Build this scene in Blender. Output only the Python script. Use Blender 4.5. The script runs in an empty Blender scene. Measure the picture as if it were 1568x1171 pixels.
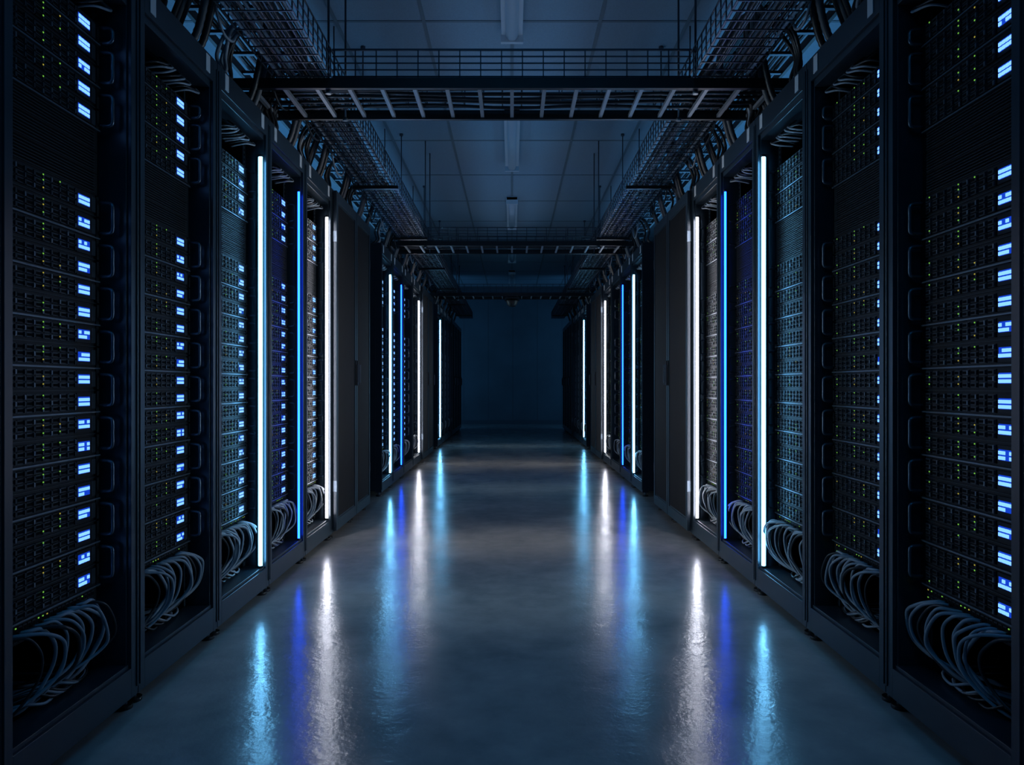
import bpy, math, random
from mathutils import Vector
random.seed(7)
S = bpy.context.scene
S.view_settings.view_transform = 'Standard'
S.view_settings.look = 'None'
COL = S.collection
CAMZ = 0.98
W = 1.15          # half aisle
P = 0.595         # rack pitch
CEIL = 3.48
YF = 18.2
XW = 2.75

# ------------------------------------------------------------ materials
def mat(name, col, rough=0.4, metal=0.0, spec=0.5, noise=0.0, nscale=20, bump=0.0):
    m = bpy.data.materials.new(name); m.use_nodes = True
    nt = m.node_tree; b = nt.nodes['Principled BSDF']
    b.inputs['Base Color'].default_value = (*col, 1)
    b.inputs['Roughness'].default_value = rough
    b.inputs['Metallic'].default_value = metal
    b.inputs['Specular IOR Level'].default_value = spec
    tc = nt.nodes.new('ShaderNodeTexCoord')
    n = nt.nodes.new('ShaderNodeTexNoise'); n.inputs['Scale'].default_value = nscale
    n.inputs['Detail'].default_value = 4
    nt.links.new(tc.outputs['Object'], n.inputs['Vector'])
    mr = nt.nodes.new('ShaderNodeMapRange')
    mr.inputs['To Min'].default_value = rough * 0.85
    mr.inputs['To Max'].default_value = min(1, rough * 1.15)
    nt.links.new(n.outputs['Fac'], mr.inputs['Value'])
    nt.links.new(mr.outputs['Result'], b.inputs['Roughness'])
    if noise > 0:
        cr = nt.nodes.new('ShaderNodeValToRGB')
        cr.color_ramp.elements[0].position = 0.3; cr.color_ramp.elements[1].position = 0.7
        cr.color_ramp.elements[0].color = (*[c*(1-noise) for c in col], 1)
        cr.color_ramp.elements[1].color = (*[c*(1+noise) for c in col], 1)
        nt.links.new(n.outputs['Fac'], cr.inputs['Fac'])
        nt.links.new(cr.outputs['Color'], b.inputs['Base Color'])
    if bump > 0:
        bp = nt.nodes.new('ShaderNodeBump'); bp.inputs['Strength'].default_value = bump
        bp.inputs['Distance'].default_value = 0.002
        nt.links.new(n.outputs['Fac'], bp.inputs['Height'])
        nt.links.new(bp.outputs['Normal'], b.inputs['Normal'])
    return m

def emis(name, col, strength, sample=False):
    m = bpy.data.materials.new(name); m.use_nodes = True
    nt = m.node_tree; nt.nodes.clear()
    e = nt.nodes.new('ShaderNodeEmission'); o = nt.nodes.new('ShaderNodeOutputMaterial')
    e.inputs['Color'].default_value = (*col, 1); e.inputs['Strength'].default_value = strength
    nt.links.new(e.outputs[0], o.inputs['Surface'])
    try: m.cycles.emission_sampling = 'AUTO' if sample else 'NONE'
    except Exception: pass
    return m

M_frame = mat('painted_black_steel', (0.024, 0.038, 0.052), 0.30, 0.15, 0.5, 0.1, 8)
M_inner = mat('rack_interior_black', (0.005, 0.006, 0.008), 0.5)
M_face = mat('server_face_black', (0.008, 0.010, 0.013), 0.5, 0.0, 0.18, 0.15, 60)
M_carr = mat('drive_carrier_grey', (0.022, 0.029, 0.037), 0.45, 0.0, 0.25, 0.25, 90)
M_lip = mat('server_edge_steel', (0.12, 0.15, 0.18), 0.36, 0.7)
M_hand = mat('server_handle_metal', (0.12, 0.15, 0.19), 0.32, 0.7)
M_hole = mat('vent_hole_black', (0.002, 0.002, 0.003), 0.8, 0, 0.1)
M_cabg = mat('cable_grey', (0.28, 0.33, 0.39), 0.42)
M_cabk = mat('cable_black', (0.016, 0.018, 0.021), 0.4)
M_cond = mat('flexible_conduit_grey', (0.07, 0.08, 0.095), 0.45)
M_wire = mat('galvanised_wire', (0.08, 0.095, 0.115), 0.38, 0.6)
M_rung = mat('ladder_rung_zinc', (0.24, 0.27, 0.30), 0.45, 0.4)
M_rail = mat('ladder_rail_black', (0.008, 0.009, 0.011), 0.45)
M_label = mat('label_plate', (0.50, 0.56, 0.62), 0.5)
M_alu = mat('lamp_channel_dark', (0.04, 0.045, 0.05), 0.4, 0.6)
M_tile = mat('ceiling_tile', (0.38, 0.48, 0.55), 0.85, 0, 0.2, 0.08, 120, 0.3)
M_grid = mat('ceiling_grid', (0.22, 0.28, 0.31), 0.6)
M_fix = mat('fixture_housing', (0.74, 0.80, 0.84), 0.5)
M_dif = mat('fixture_diffuser_off', (0.68, 0.74, 0.80), 0.35)
M_wall = mat('wall_paint_dark', (0.12, 0.155, 0.18), 0.75, 0, 0.3, 0.12, 1.5)
M_seam = mat('wall_seam', (0.08, 0.105, 0.125), 0.7)
E_blue = emis('led_blue', (0.012, 0.09, 1.0), 0.6)
E_bluehi = emis('led_blue_bright', (0.17, 0.42, 1.0), 1.8)
E_cy = emis('led_cyan_dim', (0.02, 0.14, 0.9), 0.5)
E_cyhi = emis('led_cyan_bright', (0.22, 0.52, 1.0), 1.5)
E_green = emis('led_green', (0.30, 0.9, 0.10), 0.55)
E_yel = emis('led_amber', (0.9, 0.75, 0.1), 0.4)
T_cyan = emis('light_tube_cool', (0.16, 0.56, 1.0), 27, True)
T_blue = emis('light_tube_blue', (0.006, 0.060, 1.0), 15, True)
T_white = emis('light_tube_white', (0.86, 0.87, 1.0), 25, True)

# polished concrete
def floor_mat():
    m = bpy.data.materials.new('polished_concrete'); m.use_nodes = True
    nt = m.node_tree; b = nt.nodes['Principled BSDF']; L = nt.links.new
    tc = nt.nodes.new('ShaderNodeTexCoord')
    def noise(sc, det, rough=0.55):
        n = nt.nodes.new('ShaderNodeTexNoise'); n.inputs['Scale'].default_value = sc
        n.inputs['Detail'].default_value = det; n.inputs['Roughness'].default_value = rough
        L(tc.outputs['Object'], n.inputs['Vector']); return n
    n1 = noise(1.6, 8, 0.65); n2 = noise(9, 6); n3 = noise(2.2, 5); n4 = noise(55, 3)
    cr = nt.nodes.new('ShaderNodeValToRGB')
    cr.color_ramp.elements[0].position = 0.34; cr.color_ramp.elements[0].color = (0.22, 0.235, 0.24, 1)
    cr.color_ramp.elements[1].position = 0.66; cr.color_ramp.elements[1].color = (0.43, 0.42, 0.40, 1)
    mx = nt.nodes.new('ShaderNodeMath'); mx.operation = 'MULTIPLY_ADD'
    L(n2.outputs['Fac'], mx.inputs[0]); mx.inputs[1].default_value = 0.3
    ms = nt.nodes.new('ShaderNodeMath'); ms.operation = 'MULTIPLY'; ms.inputs[1].default_value = 0.7
    L(n1.outputs['Fac'], ms.inputs[0]); L(ms.outputs[0], mx.inputs[2])
    L(mx.outputs[0], cr.inputs['Fac']); L(cr.outputs['Color'], b.inputs['Base Color'])
    mr = nt.nodes.new('ShaderNodeMapRange')
    mr.inputs['From Min'].default_value = 0.3; mr.inputs['From Max'].default_value = 0.7
    mr.inputs['To Min'].default_value = 0.14; mr.inputs['To Max'].default_value = 0.24
    L(n3.outputs['Fac'], mr.inputs['Value']); L(mr.outputs['Result'], b.inputs['Roughness'])
    bp = nt.nodes.new('ShaderNodeBump'); bp.inputs['Strength'].default_value = 0.16
    bp.inputs['Distance'].default_value = 0.004
    L(n4.outputs['Fac'], bp.inputs['Height'])
    bp2 = nt.nodes.new('ShaderNodeBump'); bp2.inputs['Strength'].default_value = 0.15
    bp2.inputs['Distance'].default_value = 0.01
    L(n2.outputs['Fac'], bp2.inputs['Height']); L(bp.outputs['Normal'], bp2.inputs['Normal'])
    L(bp2.outputs['Normal'], b.inputs['Normal'])
    b.inputs['Specular IOR Level'].default_value = 0.5
    return m
M_floor = floor_mat()

# ------------------------------------------------------------ mesh builder
class MB:
    def __init__(s): s.v = []; s.f = []; s.m = []; s.mats = []; s.sm = []
    def mi(s, m):
        if m not in s.mats: s.mats.append(m)
        return s.mats.index(m)
    def box(s, x0, x1, y0, y1, z0, z1, m):
        i = len(s.v)
        s.v += [(x0,y0,z0),(x1,y0,z0),(x1,y1,z0),(x0,y1,z0),(x0,y0,z1),(x1,y0,z1),(x1,y1,z1),(x0,y1,z1)]
        s.f += [(i,i+3,i+2,i+1),(i+4,i+5,i+6,i+7),(i,i+1,i+5,i+4),(i+1,i+2,i+6,i+5),(i+2,i+3,i+7,i+6),(i+3,i,i+4,i+7)]
        s.m += [s.mi(m)]*6; s.sm += [False]*6
    def tube(s, pts, r, m, n=8, cap=True, ribs=0):
        pts = [Vector(p) for p in pts]; k = len(s.v); mi = s.mi(m)
        up = None
        for a, p in enumerate(pts):
            t = (pts[min(a+1, len(pts)-1)] - pts[max(a-1, 0)]).normalized()
            if up is None:
                up = Vector((0,0,1)) if abs(t.z) < 0.9 else Vector((1,0,0))
            u = (up - t*up.dot(t)).normalized(); w = t.cross(u); up = u
            rr = r*(1+(ribs if a % 2 else 0))
            for j in range(n):
                an = 2*math.pi*j/n
                q = p + (u*math.cos(an) + w*math.sin(an))*rr
                s.v.append(tuple(q))
        for a in range(len(pts)-1):
            for j in range(n):
                j2 = (j+1) % n
                s.f.append((k+a*n+j, k+a*n+j2, k+(a+1)*n+j2, k+(a+1)*n+j)); s.m.append(mi); s.sm.append(True)
        if cap:
            s.f.append(tuple(k+j for j in range(n))[::-1]); s.m.append(mi); s.sm.append(False)
            e = k+(len(pts)-1)*n
            s.f.append(tuple(e+j for j in range(n))); s.m.append(mi); s.sm.append(False)
    def mesh(s, name):
        me = bpy.data.meshes.new(name); me.from_pydata(s.v, [], s.f)
        for m in s.mats: me.materials.append(m)
        me.polygons.foreach_set('material_index', s.m)
        me.polygons.foreach_set('use_smooth', s.sm)
        me.update(); return me

def cr_spline(P_, seg=8):
    P_ = [Vector(p) for p in P_]; Q = [P_[0]*2-P_[1]] + P_ + [P_[-1]*2-P_[-2]]; out = []
    for i in range(1, len(Q)-2):
        a, b, c, d = Q[i-1], Q[i], Q[i+1], Q[i+2]
        for k in range(seg):
            t = k/seg
            out.append(0.5*((2*b)+(c-a)*t+(2*a-5*b+4*c-d)*t*t+(3*b-a-3*c+d)*t**3))
    out.append(P_[-1]); return out

def obj(name, me, parent=None, loc=(0,0,0), bevel=0):
    o = bpy.data.objects.new(name, me); COL.objects.link(o)
    o.location = loc
    if parent: o.parent = parent
    if bevel:
        b = o.modifiers.new('bevel', 'BEVEL'); b.width = bevel; b.segments = 2; b.limit_method = 'ANGLE'
    return o
def empty(name, loc=(0,0,0)):
    e = bpy.data.objects.new(name, None); COL.objects.link(e); e.location = loc
    e.empty_display_size = 0.1; return e

# ------------------------------------------------------------ rack meshes (local: x width, y depth, z up)
H = 2.24; D = 1.0
def frame_mesh(closed=False):
    b = MB(); w = P
    for s in (0, 1):
        X = lambda a, c: (a, c) if s == 0 else (w-c, w-a)
        x0, x1 = X(0.002, 0.040); b.box(x0, x1, 0, 0.055, 0.035, H, M_frame)
        x0, x1 = X(0.040, 0.047); b.box(x0, x1, 0.012, 0.11, 0.05, H-0.02, M_frame)
        x0, x1 = X(0.006, 0.012); b.box(x0, x1, -0.004, 0.0, 0.06, H-0.03, M_frame)
        x0, x1 = X(0.003, 0.018); b.box(x0, x1, 0.055, D, 0.05, H-0.01, M_frame)
        x0, x1 = X(0.047, 0.078)
        if not closed:
            b.box(x0, x1, 0.095, 0.10, 0.14, 2.10, M_frame)
            for i in range(88):
                z = 0.16+i*0.0222
                hx = (x0+x1)/2
                b.box(hx-0.0045, hx+0.0045, 0.0935, 0.0955, z, z+0.01, M_hole)
        # levelling feet
        fx = (x0 if s == 0 else x1) - (0.02 if s == 0 else -0.02)
        for fy in (0.03, D-0.06):
            b.tube([(fx, fy, 0.0), (fx, fy, 0.012)], 0.026, M_inner, 14)
            b.tube([(fx, fy, 0.012), (fx, fy, 0.06)], 0.010, M_lip, 10)
    b.box(0.040, w-0.040, 0.0, 0.05, 0.035, 0.125, M_frame)
    b.box(0.040, w-0.040, 0.008, 0.10, 0.125, 0.137, M_frame)
    b.box(0.040, w-0.040, 0.0, 0.05, 2.15, H, M_frame)
    b.box(0.047, w-0.047, 0.010, 0.09, 2.125, 2.15, M_frame)
    b.box(0.018, w-0.018, 0.05, D, H-0.015, H-0.003, M_frame)
    b.box(0.018, w-0.018, 0.10, D, 0.05, 0.06, M_inner)
    b.box(0.018, w-0.018, D-0.01, D, 0.06, H-0.015, M_inner)
    for lx in (0.07, w-0.11):
        b.box(lx, lx+0.036, -0.003, 0.0, 2.165, 2.230, M_label)
    return b.mesh('rack_frame')

def handle(b, x, zc, h):
    y0 = 0.075; yo = 0.038
    pts = cr_spline([(x, y0, zc-h/2), (x, yo+0.008, zc-h/2+0.002), (x, yo, zc-h/2+0.012), (x, yo, zc), (x, yo, zc+h/2-0.012), (x, yo+0.008, zc+h/2-0.002), (x, y0, zc+h/2)], 3)
    b.tube(pts, 0.0055, M_hand, 6)

HU = 0.0638; Z0 = 0.392; FY = 0.082
XA, XB = 0.080, 0.500
def servers_mesh(var):
    b = MB(); L = MB(); rnd = random.Random(var*13+3)
    hi, lo = ((E_bluehi, E_blue), (E_cyhi, E_cy), (E_bluehi, E_blue))[var]
    ntop = (5, 4, 4)[var]
    halves = [(Z0+i*HU, i) for i in range(18)]
    zt = Z0+18*HU
    zb1 = zt+3*HU
    halves += [(zb1+i*HU, i) for i in range(ntop)]
    # chassis body
    b.box(XA, XB, FY, 0.75, Z0, zt, M_inner)
    b.box(XA, XB, FY+0.004, 0.3, zt, zb1, M_inner)
    b.box(XA, XB, FY, 0.75, zb1, zb1+ntop*HU, M_inner)
    for z, i in halves:
        b.box(XA, XB, FY-0.004, FY, z+0.001, z+HU-0.001, M_face)
        if i % 2 == 0: b.box(XA-0.012, XB+0.012, FY-0.013, FY, z-0.0022, z+0.0022, M_lip)
        else: b.box(XA, XB, FY-0.008, FY, z-0.001, z+0.001, M_carr)
        for ex in (XA-0.024, XB+0.002): b.box(ex, ex+0.022, FY-0.006, FY+0.02, z+0.003, z+HU-0.003, M_face)
        cw = 0.0335
        for c in range(9):
            for r in range(3):
                cx = XA+0.008+c*(cw+0.001)
                if cx+cw > 0.398: continue
                ch = (HU-0.014)/3
                cz = z+0.007+r*ch
                b.box(cx+0.001, cx+cw-0.002, FY-0.0105, FY-0.004, cz+0.001, cz+ch-0.0015, M_carr if (c+r) % 4 else M_face)
                b.box(cx+0.003, cx+cw-0.012, FY-0.0112, FY-0.0104, cz+0.0045, cz+ch-0.0055, M_hole)
                b.box(cx+cw-0.009, cx+cw-0.004, FY-0.0140, FY-0.0104, cz+0.002, cz+ch-0.003, M_lip if (c*5+r*3+i) % 4 == 0 else M_carr)
        # control panel with lit display
        b.box(0.402, 0.470, FY-0.010, FY-0.004, z+0.008, z+HU-0.008, M_face)
        b.box(0.474, 0.494, FY-0.009, FY-0.004, z+0.010, z+HU-0.010, M_carr)
        L.box(0.4075, 0.4625, FY-0.0108, FY-0.010, z+0.0185, z+0.0455, lo)
        for c in range(4):
            for r in range(2):
                if rnd.random() < 0.12: continue
                cx = 0.4090+c*0.0132; cz = z+0.0200+r*0.0130
                L.box(cx, cx+0.0100, FY-0.0130, FY-0.0108, cz, cz+0.0088, hi)
        for gx, pr in ((0.113, 0.40), (0.249, 0.8), (0.318, 0.40)):
            for gz in (0.016, 0.036, 0.050):
                if rnd.random() < pr*(0.85 if var != 1 else 0.5):
                    L.box(gx, gx+0.0034, FY-0.0152, FY-0.0140, z+gz, z+gz+0.0034, E_green if rnd.random() < .8 else E_yel)
        if i % 2 == 0:
            hh = HU*2 if not (z > zb1 and i == ntop-1) else HU
            zc = z+hh/2
            for hx in (XA-0.014, XB+0.020): handle(b, hx, zc, min(0.092, hh*0.72))
    # vented blanking panels
    for k in range(3):
        z = zt+k*HU
        b.box(XA-0.02, XB+0.02, FY-0.002, FY+0.004, z+0.001, z+HU-0.001, M_face)
        for j in range(7):
            zz = z+0.006+j*0.0082
            b.box(XA+0.005, XB-0.005, FY-0.006, FY-0.002, zz, zz+0.0026, M_carr)
            b.box(XA+0.005, XB-0.005, FY-0.0025, FY-0.0015, zz+0.0028, zz+0.0080, M_hole)
    # patch panel under the servers
    b.box(XA-0.02, XB+0.02, FY, FY+0.05, 0.335, 0.388, M_face)
    for c in range(24):
        cx = XA+0.006+c*0.0172
        for r in range(2):
            cz = 0.342+r*0.022
            b.box(cx, cx+0.0135, FY-0.004, FY, cz, cz+0.016, M_carr)
            b.box(cx+0.002, cx+0.0115, FY-0.0045, FY-0.0035, cz+0.003, cz+0.012, M_hole)
            if rnd.random() < 0.35:
                L.box(cx+0.004, cx+0.008, FY-0.0055, FY-0.0045, cz+0.0125, cz+0.0155, E_green if rnd.random() < .6 else E_yel)
    return b.mesh('server_stack'), L.mesh('status_leds')

def cables_mesh(seed):
    b = MB(); r = random.Random(seed)
    for i in range(12):
        x = 0.11+i*0.028+r.uniform(-.008, .008)
        out = r.uniform(0.010, 0.05); dx = r.uniform(0.06, 0.13)
        e = min(x+dx, 0.535)
        b.box(x-0.006, x+0.006, FY-0.012, FY-0.002, 0.355, 0.369, M_cabk)
        pts = [(x, FY, 0.362), (x+0.01, FY-0.025, 0.366), (x+dx*0.5, out, 0.352+r.uniform(-.01, .01)), (e, out, 0.29+r.uniform(-.025, .02)),
               (e, out+0.02, 0.22), (x+dx*0.35, 0.10, r.uniform(0.15, 0.18)), (x-0.05, 0.2, 0.155)]
        b.tube(cr_spline(pts, 8), r.uniform(0.0036, 0.0055), M_cabg if r.random() < .75 else M_cabk, 8)
    for i in range(7):
        x = r.uniform(0.1, 0.3)
        pts = [(x, 0.2, 0.15), (x+0.05, 0.10, 0.16+r.uniform(0, .03)), (x+0.12, 0.07, 0.15), (x+0.22, 0.12, 0.152), (x+0.24, 0.3, 0.152)]
        b.tube(cr_spline(pts, 6), 0.0042, M_cabk if i % 3 else M_cabg, 6)
    # top loops
    for i in range(8):
        x = 0.20+i*0.034; s = r.uniform(-.02, .02)
        pts = [(x, 0.12, 2.06), (x+0.02, 0.06, 2.075+s*0.3), (x+0.08+s, 0.045, 2.095), (x+0.10, 0.07, 2.12), (x+0.05, 0.14, 2.17), (x-0.02, 0.2, 2.21)]
        pts = [(min(a, .53), c, d) for a, c, d in pts]
        b.tube(cr_spline(pts, 6), 0.004, M_cabg if i % 3 else M_cabk, 6)
    for i in range(4):
        x = 0.052+i*0.006
        pts = [(x, 0.13+0.01*(i % 2), 0.16), (x+0.003, 0.14, 0.7), (x-0.002, 0.135, 1.3), (x, 0.14, 2.15)]
        b.tube(cr_spline(pts, 6), 0.004, M_cabk, 6)
    return b.mesh('patch_cables')

def door_mesh(flip):
    b = MB(); w = P
    X = (lambda a, c: (a, c)) if not flip else (lambda a, c: (w-c, w-a))
    b.box(0.006, w-0.006, -0.022, -0.006, 0.05, H-0.012, M_frame)
    for a, c in ((0.006, 0.05), (w-0.05, w-0.006)): b.box(a, c, -0.028, -0.022, 0.05, H-0.012, M_frame)
    for a, c in ((0.05, 0.12), (H-0.08, H-0.012)): b.box(0.05, w-0.05, -0.028, -0.022, a, c, M_frame)
    n = 60
    for i in range(n):
        x = 0.056+i*(w-0.112)/n
        b.box(x, x+0.0035, -0.0245, -0.022, 0.13, H-0.09, M_inner)
    a, c = X(w-0.040, w-0.018); b.box(a, c, -0.036, -0.028, 0.98, 1.16, M_inner)
    a, c = X(w-0.036, w-0.022); b.box(a, c, -0.052, -0.036, 1.0, 1.13, M_hand)
    a, c = X(w-0.034, w-0.024); b.box(a, c, -0.048, -0.036, 0.985, 1.0, M_hand)
    for z in (0.3, 1.9):
        a, c = X(0.004, 0.016); b.box(a, c, -0.03, 0, z, z+0.07, M_lip)
    return b.mesh('cabinet_door')

def tube_mesh(m, r=0.0078):
    b = MB()
    b.box(-r-0.003, r+0.003, r, 0.020, 0.139, 2.046, M_alu)
    b.tube([(0, 0, 0.143), (0, 0, 2.04)], r, m, 12)
    for z in (0.137, 2.035): b.tube([(0, 0, z), (0, 0, z+0.011)], r+0.003, M_alu, 14)
    return b.mesh('light_tube')

ME_frame = frame_mesh(); ME_cframe = frame_mesh(True)
ME_srv = [servers_mesh(v) for v in range(3)]
ME_cab = [cables_mesh(s) for s in (1, 2, 3)]
ME_door = [door_mesh(False), door_mesh(True)]
ME_tube = {'c': tube_mesh(T_cyan), 'b': tube_mesh(T_blue, 0.0055), 'w': tube_mesh(T_white)}
# forward-facing strip lamps of the light tubes (directional light into the aisle)
LAMP = {}
for key, colr, en in (('c', (0.62, 0.86, 1.0), 3.2), ('w', (1.0, 0.93, 0.84), 5.0)):
    l = bpy.data.lights.new('strip_lamp', 'AREA'); l.shape = 'RECTANGLE'
    l.size = 0.008; l.size_y = 1.86; l.color = colr; l.energy = en; l.spread = math.radians(75)
    LAMP[key] = l

def rack(side, y0, y1, kind='open', var=0, light=None, flip=False):
    e = empty('server_cabinet' if kind == 'closed' else 'server_rack')
    sx = (y1-y0)/P
    e.scale = (sx, 1, 1)
    if side < 0: e.location = (-W, y0, 0); e.rotation_euler = (0, 0, math.pi/2)
    else: e.location = (W, y1, 0); e.rotation_euler = (0, 0, -math.pi/2)
    if kind == 'closed':
        obj('cabinet_frame', ME_cframe, e, bevel=0.003)
        obj('cabinet_door', ME_door[0 if (flip == (side > 0)) else 1], e, bevel=0.0015)
        return
    obj('rack_frame', ME_frame, e, bevel=0.003)
    obj('server_stack', ME_srv[var][0], e)
    obj('status_leds', ME_srv[var][1], e)
    c = obj('patch_cables', ME_cab[random.randrange(3)], e)
    if side > 0: c.scale = (-1, 1, 1); c.location = (P, 0, 0)
    if light:
        lx = P-0.080 if side < 0 else 0.080
        obj('light_tube', ME_tube[light], e, (lx, 0.012, 0))
        if light in LAMP:
            o = obj('strip_lamp', LAMP[light], e, (lx, 0.002, 1.09)); o.rotation_euler = (-math.pi/2, 0, 0)

for side in (-1, 1):
    k = lambda i: 1.02+P*i
    for i in (-2, -1, 0, 1, 2): rack(side, k(i), k(i+1) , 'open', 0)
    rack(side, k(3), k(4), 'open', 1, 'c')
    rack(side, k(4), k(5), 'open', 2, 'b')
    rack(side, k(5), k(6), 'open', 1, 'w')
    rack(side, k(6), k(7), 'closed', flip=False)
    rack(side, k(7), k(7)+0.5, 'closed', flip=True)
    R = [(6.33, 6.93, 'open', 'c'), (6.93, 7.63, 'open', 'b'), (7.63, 8.34, 'open', None), (8.34, 9.05, 'open', 'w'),
         (9.05, 9.65, 'closed', None), (9.65, 10.25, 'closed', None),
         (11.09, 11.69, 'open', 'c'), (11.69, 12.29, 'open', None)] + [(12.29+.6*j, 12.89+.6*j, 'closed' if j > 1 else 'open', None) for j in range(6)]
    for a, c, kd, l in R: rack(side, a, c, kd, 1 if l in ('c', 'w') else 2, l)

# ------------------------------------------------------------ room shell
def shell(name, x0, x1, y0, y1, z0, z1, m):
    b = MB(); b.box(x0, x1, y0, y1, z0, z1, m); return obj(name, b.mesh(name))
YB = -3.0
shell('floor', -XW, XW, YB, YF, -0.1, 0, M_floor)
shell('wall_left', -XW-0.15, -XW, YB-0.15, YF+0.15, -0.1, CEIL+0.1, M_wall)
shell('wall_right', XW, XW+0.15, YB-0.15, YF+0.15, -0.1, CEIL+0.1, M_wall)
shell('wall_rear', -XW, XW, YB-0.15, YB, -0.1, CEIL+0.1, M_wall)
b = MB(); b.box(-XW, XW, YF, YF+0.15, -0.1, CEIL+0.1, M_wall)
for i in range(-4, 5):
    x = i*0.62+0.02
    b.box(x-0.005, x+0.005, YF-0.004, YF, 0.1, CEIL, M_seam)
obj('wall_far', b.mesh('wall_far'))
shell('baseboard_far', -XW, XW, YF-0.02, YF, 0, 0.1, M_seam)
b = MB(); b.box(-XW, XW, YB, YF, CEIL, CEIL+0.1, M_tile)
y = 7.33-1.2*8
while y < YF:
    b.box(-XW, XW, y-0.012, y+0.012, CEIL-0.004, CEIL, M_grid); y += 1.2
for i in range(-4, 5): b.box(i*0.605-0.012, i*0.605+0.012, YB, YF, CEIL-0.005, CEIL, M_grid)
obj('ceiling', b.mesh('ceiling'))

def fixture(y0, y1):
    e = empty('ceiling_light_fixture', (0, 0, 0))
    b = MB(); b.box(-0.075, 0.075, y0, y1, CEIL-0.05, CEIL-0.005, M_fix)
    obj('housing', b.mesh('housing'), e, bevel=0.006)
    b = MB(); b.tube([(0, y0+0.02, CEIL-0.05), (0, y1-0.02, CEIL-0.05)], 0.045, M_dif, 20)
    for yy in (y0, y1-0.03): b.box(-0.078, 0.078, yy, yy+0.03, CEIL-0.10, CEIL-0.005, M_fix)
    obj('diffuser', b.mesh('diffuser'), e)
for n in range(5): fixture(3.45+3.02*n, 5.05+3.02*n)

# ------------------------------------------------------------ overhead trays
ZB = 2.457; ZT = 2.585
def basket_long(side):
    e = empty('wire_cable_tray')
    xi, xo = 0.865*side, 1.145*side
    b = MB(); r = 0.0026; y0, y1 = 0.2, 15.8
    xs = sorted((xi, xo))
    def wy(x, z, rr=r): b.box(x-rr, x+rr, y0, y1, z-rr, z+rr, M_wire)
    for i in range(7): wy(xs[0]+(xs[1]-xs[0])*i/6, ZB)
    for z in (ZB+0.035, ZB+0.08, ZT):
        for x in xs: wy(x, z, 0.003)
    y = y0
    while y < y1:
        b.box(xs[0], xs[1], y-r, y+r, ZB-0.006, ZB-0.001, M_wire)
        for x in xs: b.box(x-r, x+r, y-r, y+r, ZB, ZT, M_wire)
        y += 0.075
    obj('basket', b.mesh('basket'), e)
    b = MB(); rr = random.Random(5+side)
    for i in range(13):
        x = xs[0]+0.02+i*0.02; z = ZB+0.012+(i % 3)*0.009
        pts = [(x+rr.uniform(-.008, .008), 0.2+j*1.2, z+rr.uniform(0, .008)) for j in range(14)]
        b.tube(cr_spline(pts, 3), rr.uniform(.005, .009), M_cabk if i % 4 else M_cabg, 6)
    yy = 1.3; c = 0
    while yy < 15:
        if not (5.6 < yy < 6.4 or 10.2 < yy < 11.1):
            n = rr.choice((4, 5, 6))
            for i in range(n):
                o = i*0.017
                yo = rr.uniform(-.03, .03)
                st = rr.choice((0.10, 0.2))
                pts = [(side*(0.97), yy-0.25, ZB+0.03), (side*(1.06), yy-0.1+o, ZB+0.07+o*0.4), (side*(1.175+st*.2), yy+o+yo, ZB+0.06),
                       (side*(1.22+st*.3), yy+0.03+o, ZB-0.04), (side*(1.21+st*.3), yy+0.02+o+yo, H+0.08), (side*(1.24+st), yy+o, H+0.014)]
                b.tube(cr_spline(pts, 6), 0.0085, M_cabk if rr.random() < .8 else M_cabg, 8)
            # corrugated conduits swinging over from the high ladder
            for i in range(2):
                q = yy+0.28+i*0.06
                pts = [(side*1.38, q-0.22, 2.93), (side*1.24, q-0.12, 2.95), (side*(1.165), q-0.03, 2.84), (side*1.15, q, 2.70),
                       (side*(1.19), q+0.03, 2.52), (side*(1.24), q+0.05, 2.36), (side*1.30, q+0.04, H+0.025)]
                b.tube(cr_spline(pts, 12), 0.014, M_cond if (c+i) % 3 else M_cabk, 10, ribs=0.13)
        yy += 0.595; c += 1
    # slack loops hanging beside the tray
    for j in range(22):
        y = 0.9+j*0.62+rr.uniform(-.1, .1)
        a = rr.uniform(.25, .5); dz = rr.uniform(.05, .12)
        x = side*rr.uniform(1.155, 1.19)
        pts = [(side*1.10, y, ZB+0.04), (x, y+.04, ZB+0.06), (x, y+a*.35, ZB+0.04-dz), (x, y+a*.7, ZB+0.04-dz*.9), (x, y+a, ZB+0.06), (side*1.10, y+a+.05, ZB+0.04)]
        b.tube(cr_spline(pts, 6), 0.006, M_cabk if j % 3 else M_cabg, 6)
    obj('cables', b.mesh('cables'), e)
    b = MB()
    for y in (1.6, 5.3, 7.14, 9.0, 10.9, 13.0, 15.0):
        b.tube([(side*1.10, y, ZB-0.03), (side*1.10, y, CEIL)], 0.005, M_wire, 8)
        b.tube([(side*0.90, y, ZB-0.03), (side*0.90, y, ZB)], 0.005, M_wire, 8)
        b.box(min(side*.84, side*1.17), max(side*.84, side*1.17), y-0.02, y+0.02, ZB-0.03, ZB-0.007, M_rail)
        b.tube([(side*1.10, y, CEIL-0.02), (side*1.10, y, CEIL)], 0.018, M_wire, 10)
    obj('hanger_rods', b.mesh('hanger_rods'), e)
for s in (-1, 1): basket_long(s)

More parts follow.
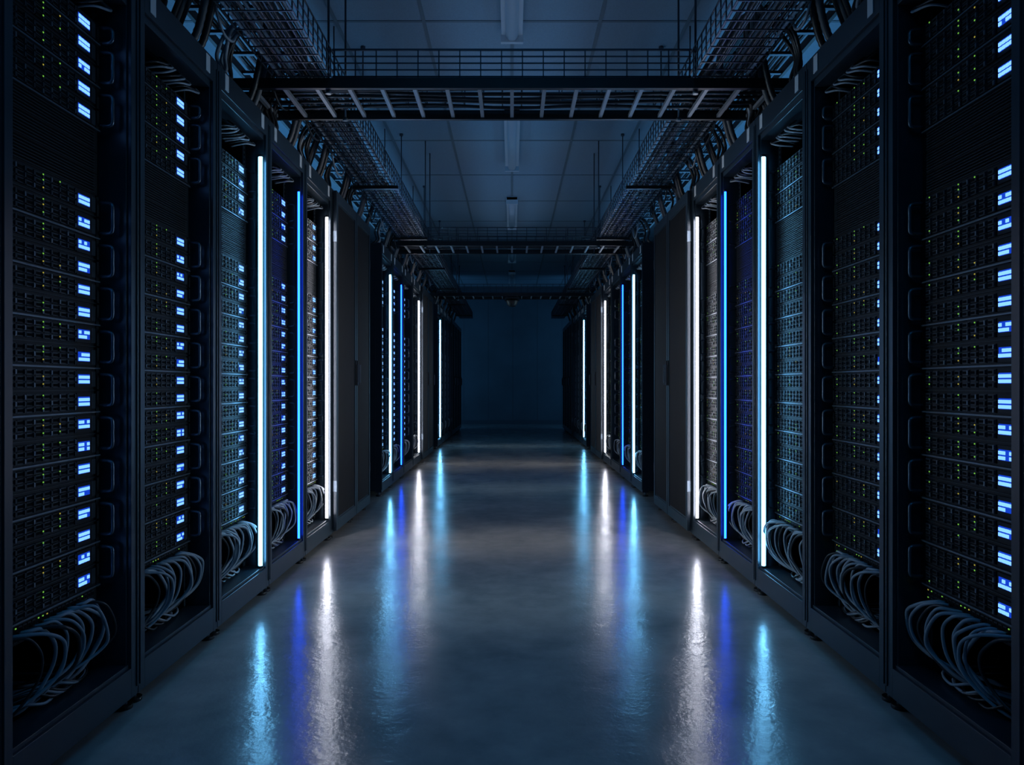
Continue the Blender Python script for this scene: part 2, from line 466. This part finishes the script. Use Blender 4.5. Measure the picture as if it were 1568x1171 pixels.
def ladder_long(side):
    e = empty('cable_ladder')
    b = MB(); z = 2.86; y0, y1 = 0.0, 15.6
    x0, x1 = sorted((side*1.24, side*1.64))
    for x in (x0, x1): b.box(x-0.01, x+0.01, y0, y1, z, z+0.05, M_rail)
    y = y0+0.1
    while y < y1:
        b.box(x0, x1, y-0.012, y+0.012, z+0.005, z+0.022, M_wire); y += 0.25
    obj('rails_and_rungs', b.mesh('rails'), e)
    b = MB(); rr = random.Random(9+side)
    for i in range(15):
        x = x0+0.04+i*0.023
        pts = [(x+rr.uniform(-.01, .01), y0+j*1.2, z+0.034+rr.uniform(0, .012)) for j in range(14)]
        b.tube(cr_spline(pts, 3), rr.uniform(.006, .011), M_cabk if i % 3 else M_cabg, 6)
    yy = 0.9
    while yy < 15:
        for i in range(3):
            o = i*0.03
            pts = [(side*1.30, yy-0.2, z+0.05), (side*1.225, yy-0.03+o, z+0.07), (side*1.19, yy+o, z-0.05), (side*(1.23), yy+0.06+o, z-0.25), (side*1.30, yy+0.05+o, H+0.15), (side*1.32, yy+o, H+0.016)]
            b.tube(cr_spline(pts, 6), 0.011, M_cabk if i != 1 else M_cond, 8)
        yy += 0.9
    obj('cables', b.mesh('cables'), e)
    b = MB()
    for y in (1.0, 3.0, 5.0, 7.0, 9.0, 11.0, 13.0, 15.0):
        for x in (x0, x1): b.tube([(x, y, z-0.03), (x, y, CEIL)], 0.005, M_wire, 8)
        b.box(x0-0.03, x1+0.03, y-0.02, y+0.02, z-0.03, z, M_rail)
    obj('hanger_rods', b.mesh('rods'), e)
for s in (-1, 1): ladder_long(s)

def cross(yn, wd=0.40, basket=True):
    e = empty('cable_ladder')
    b = MB(); XX = 1.75
    for y in (yn, yn+wd): b.box(-XX, XX, y, y+0.022, 2.40, 2.448, M_rail)
    n = 21
    for i in range(n):
        x = -1.57+i*0.157
        b.box(x-0.009, x+0.009, yn+0.022, yn+wd, 2.408, 2.425, M_rung)
    obj('rails_and_rungs', b.mesh('cross'), e)
    b = MB(); rr = random.Random(int(yn*10))
    for i in range(6):
        y = yn+0.05+i*0.055
        pts = [(-1.6+j*0.4, y+rr.uniform(-.02, .02), 2.436+rr.uniform(0, .01)) for j in range(9)]
        b.tube(cr_spline(pts, 4), 0.009, M_cabk, 6)
    obj('cables', b.mesh('cables'), e)
    if basket:
        b = MB(); r = 0.0028
        for y in (yn+0.01, yn+wd-0.02):
            for k in range(5):
                z = ZB+0.002+k*(ZT-ZB)/4
                rr_ = 0.0042 if k == 4 else r
                b.box(-0.86, 0.86, y-rr_, y+rr_, z-rr_, z+rr_, M_wire)
            for i in range(18):
                x = -0.85+i*0.1
                b.box(x-r, x+r, y-r, y+r, ZB-0.006, ZT, M_wire)
        for k in range(5):
            y = yn+0.01+k*(wd-0.03)/4
            b.box(-0.86, 0.86, y-r, y+r, ZB-0.004, ZB+0.002, M_wire)
        for i in range(18):
            x = -0.85+i*0.1
            b.box(x-r, x+r, yn+0.01, yn+wd-0.02, ZB-0.006, ZB-0.001, M_wire)
        obj('basket', b.mesh('basket'), e)
    b = MB()
    for s in (-1, 1):
        for y in (yn+0.035, yn+wd-0.012):
            b.tube([(s*0.885, y, 2.39), (s*0.885, y, CEIL)], 0.0055, M_wire, 8)
            b.tube([(s*0.885, y, 2.385), (s*0.885, y, 2.40)], 0.014, M_lip, 6)
            b.tube([(s*0.885, y, 2.59), (s*0.885, y, 2.605)], 0.014, M_lip, 6)
    obj('hanger_rods', b.mesh('rods'), e)
cross(3.43); cross(7.3, 0.45); cross(11.4, 0.45)

# dome camera under the far ladder
e = empty('security_camera')
b = MB()
prof = [(0.03, 2.375), (0.05, 2.370), (0.095, 2.365), (0.10, 2.34), (0.092, 2.33), (0.088, 2.31), (0.075, 2.28), (0.05, 2.255), (0.0, 2.245)]
n = 24
for r_, z_ in prof:
    for j in range(n):
        a = 2*math.pi*j/n; b.v.append((r_*math.cos(a), 11.6+r_*math.sin(a), z_))
mi = b.mi(M_inner)
for a in range(len(prof)-1):
    for j in range(n):
        b.f.append((a*n+j, (a+1)*n+j, (a+1)*n+(j+1) % n, a*n+(j+1) % n)); b.m.append(mi); b.sm.append(True)
b.box(-0.12, 0.12, 11.40, 11.87, 2.372, 2.384, M_rail)
for yy in (11.405, 11.855): b.box(-0.1, -0.07, yy, yy+0.012, 2.38, 2.3995, M_rail); b.box(0.07, 0.1, yy, yy+0.012, 2.38, 2.3995, M_rail)
obj('dome', b.mesh('dome'), e)

# ------------------------------------------------------------ lights
def area(name, loc, sx, sy, rot, col, en):
    l = bpy.data.lights.new(name, 'AREA'); l.shape = 'RECTANGLE'; l.size = sx; l.size_y = sy
    l.color = col; l.energy = en
    o = bpy.data.objects.new(name, l); COL.objects.link(o); o.location = loc; o.rotation_euler = rot
    return o
for s in (-1, 1):
    area('added_ceiling_fill', (s*1.95, 7.4, 2.32), 0.25, 6.0, (math.pi, 0, 0), (0.12, 0.48, 1.0), 20)  # added blue fill hidden above the racks, brightens ceiling and trays
    area('added_far_wall_fill', (s*1.9, 16.15, 1.7), 0.9, 2.6, (math.pi/2, 0, 0), (0.12, 0.46, 1.0), 7.0)  # added fill out of view behind the last racks, lights the far wall
area('added_foreground_fill', (0, 0.2, CEIL-0.08), 1.6, 2.0, (0, 0, 0), (0.03, 0.42, 1.0), 10)  # added blue fill above the camera for the near racks and floor

w = bpy.data.worlds.new('world'); S.world = w; w.use_nodes = True
w.node_tree.nodes['Background'].inputs[0].default_value = (0.01, 0.03, 0.06, 1)
w.node_tree.nodes['Background'].inputs[1].default_value = 0.3

cam = bpy.data.cameras.new('camera'); co = bpy.data.objects.new('camera', cam); COL.objects.link(co)
cam.sensor_width = 36; cam.lens = 25.25; cam.shift_y = 0.0029; cam.clip_start = 0.05
co.location = (0, 0, CAMZ); co.rotation_euler = (math.pi/2, 0, 0)
S.camera = co
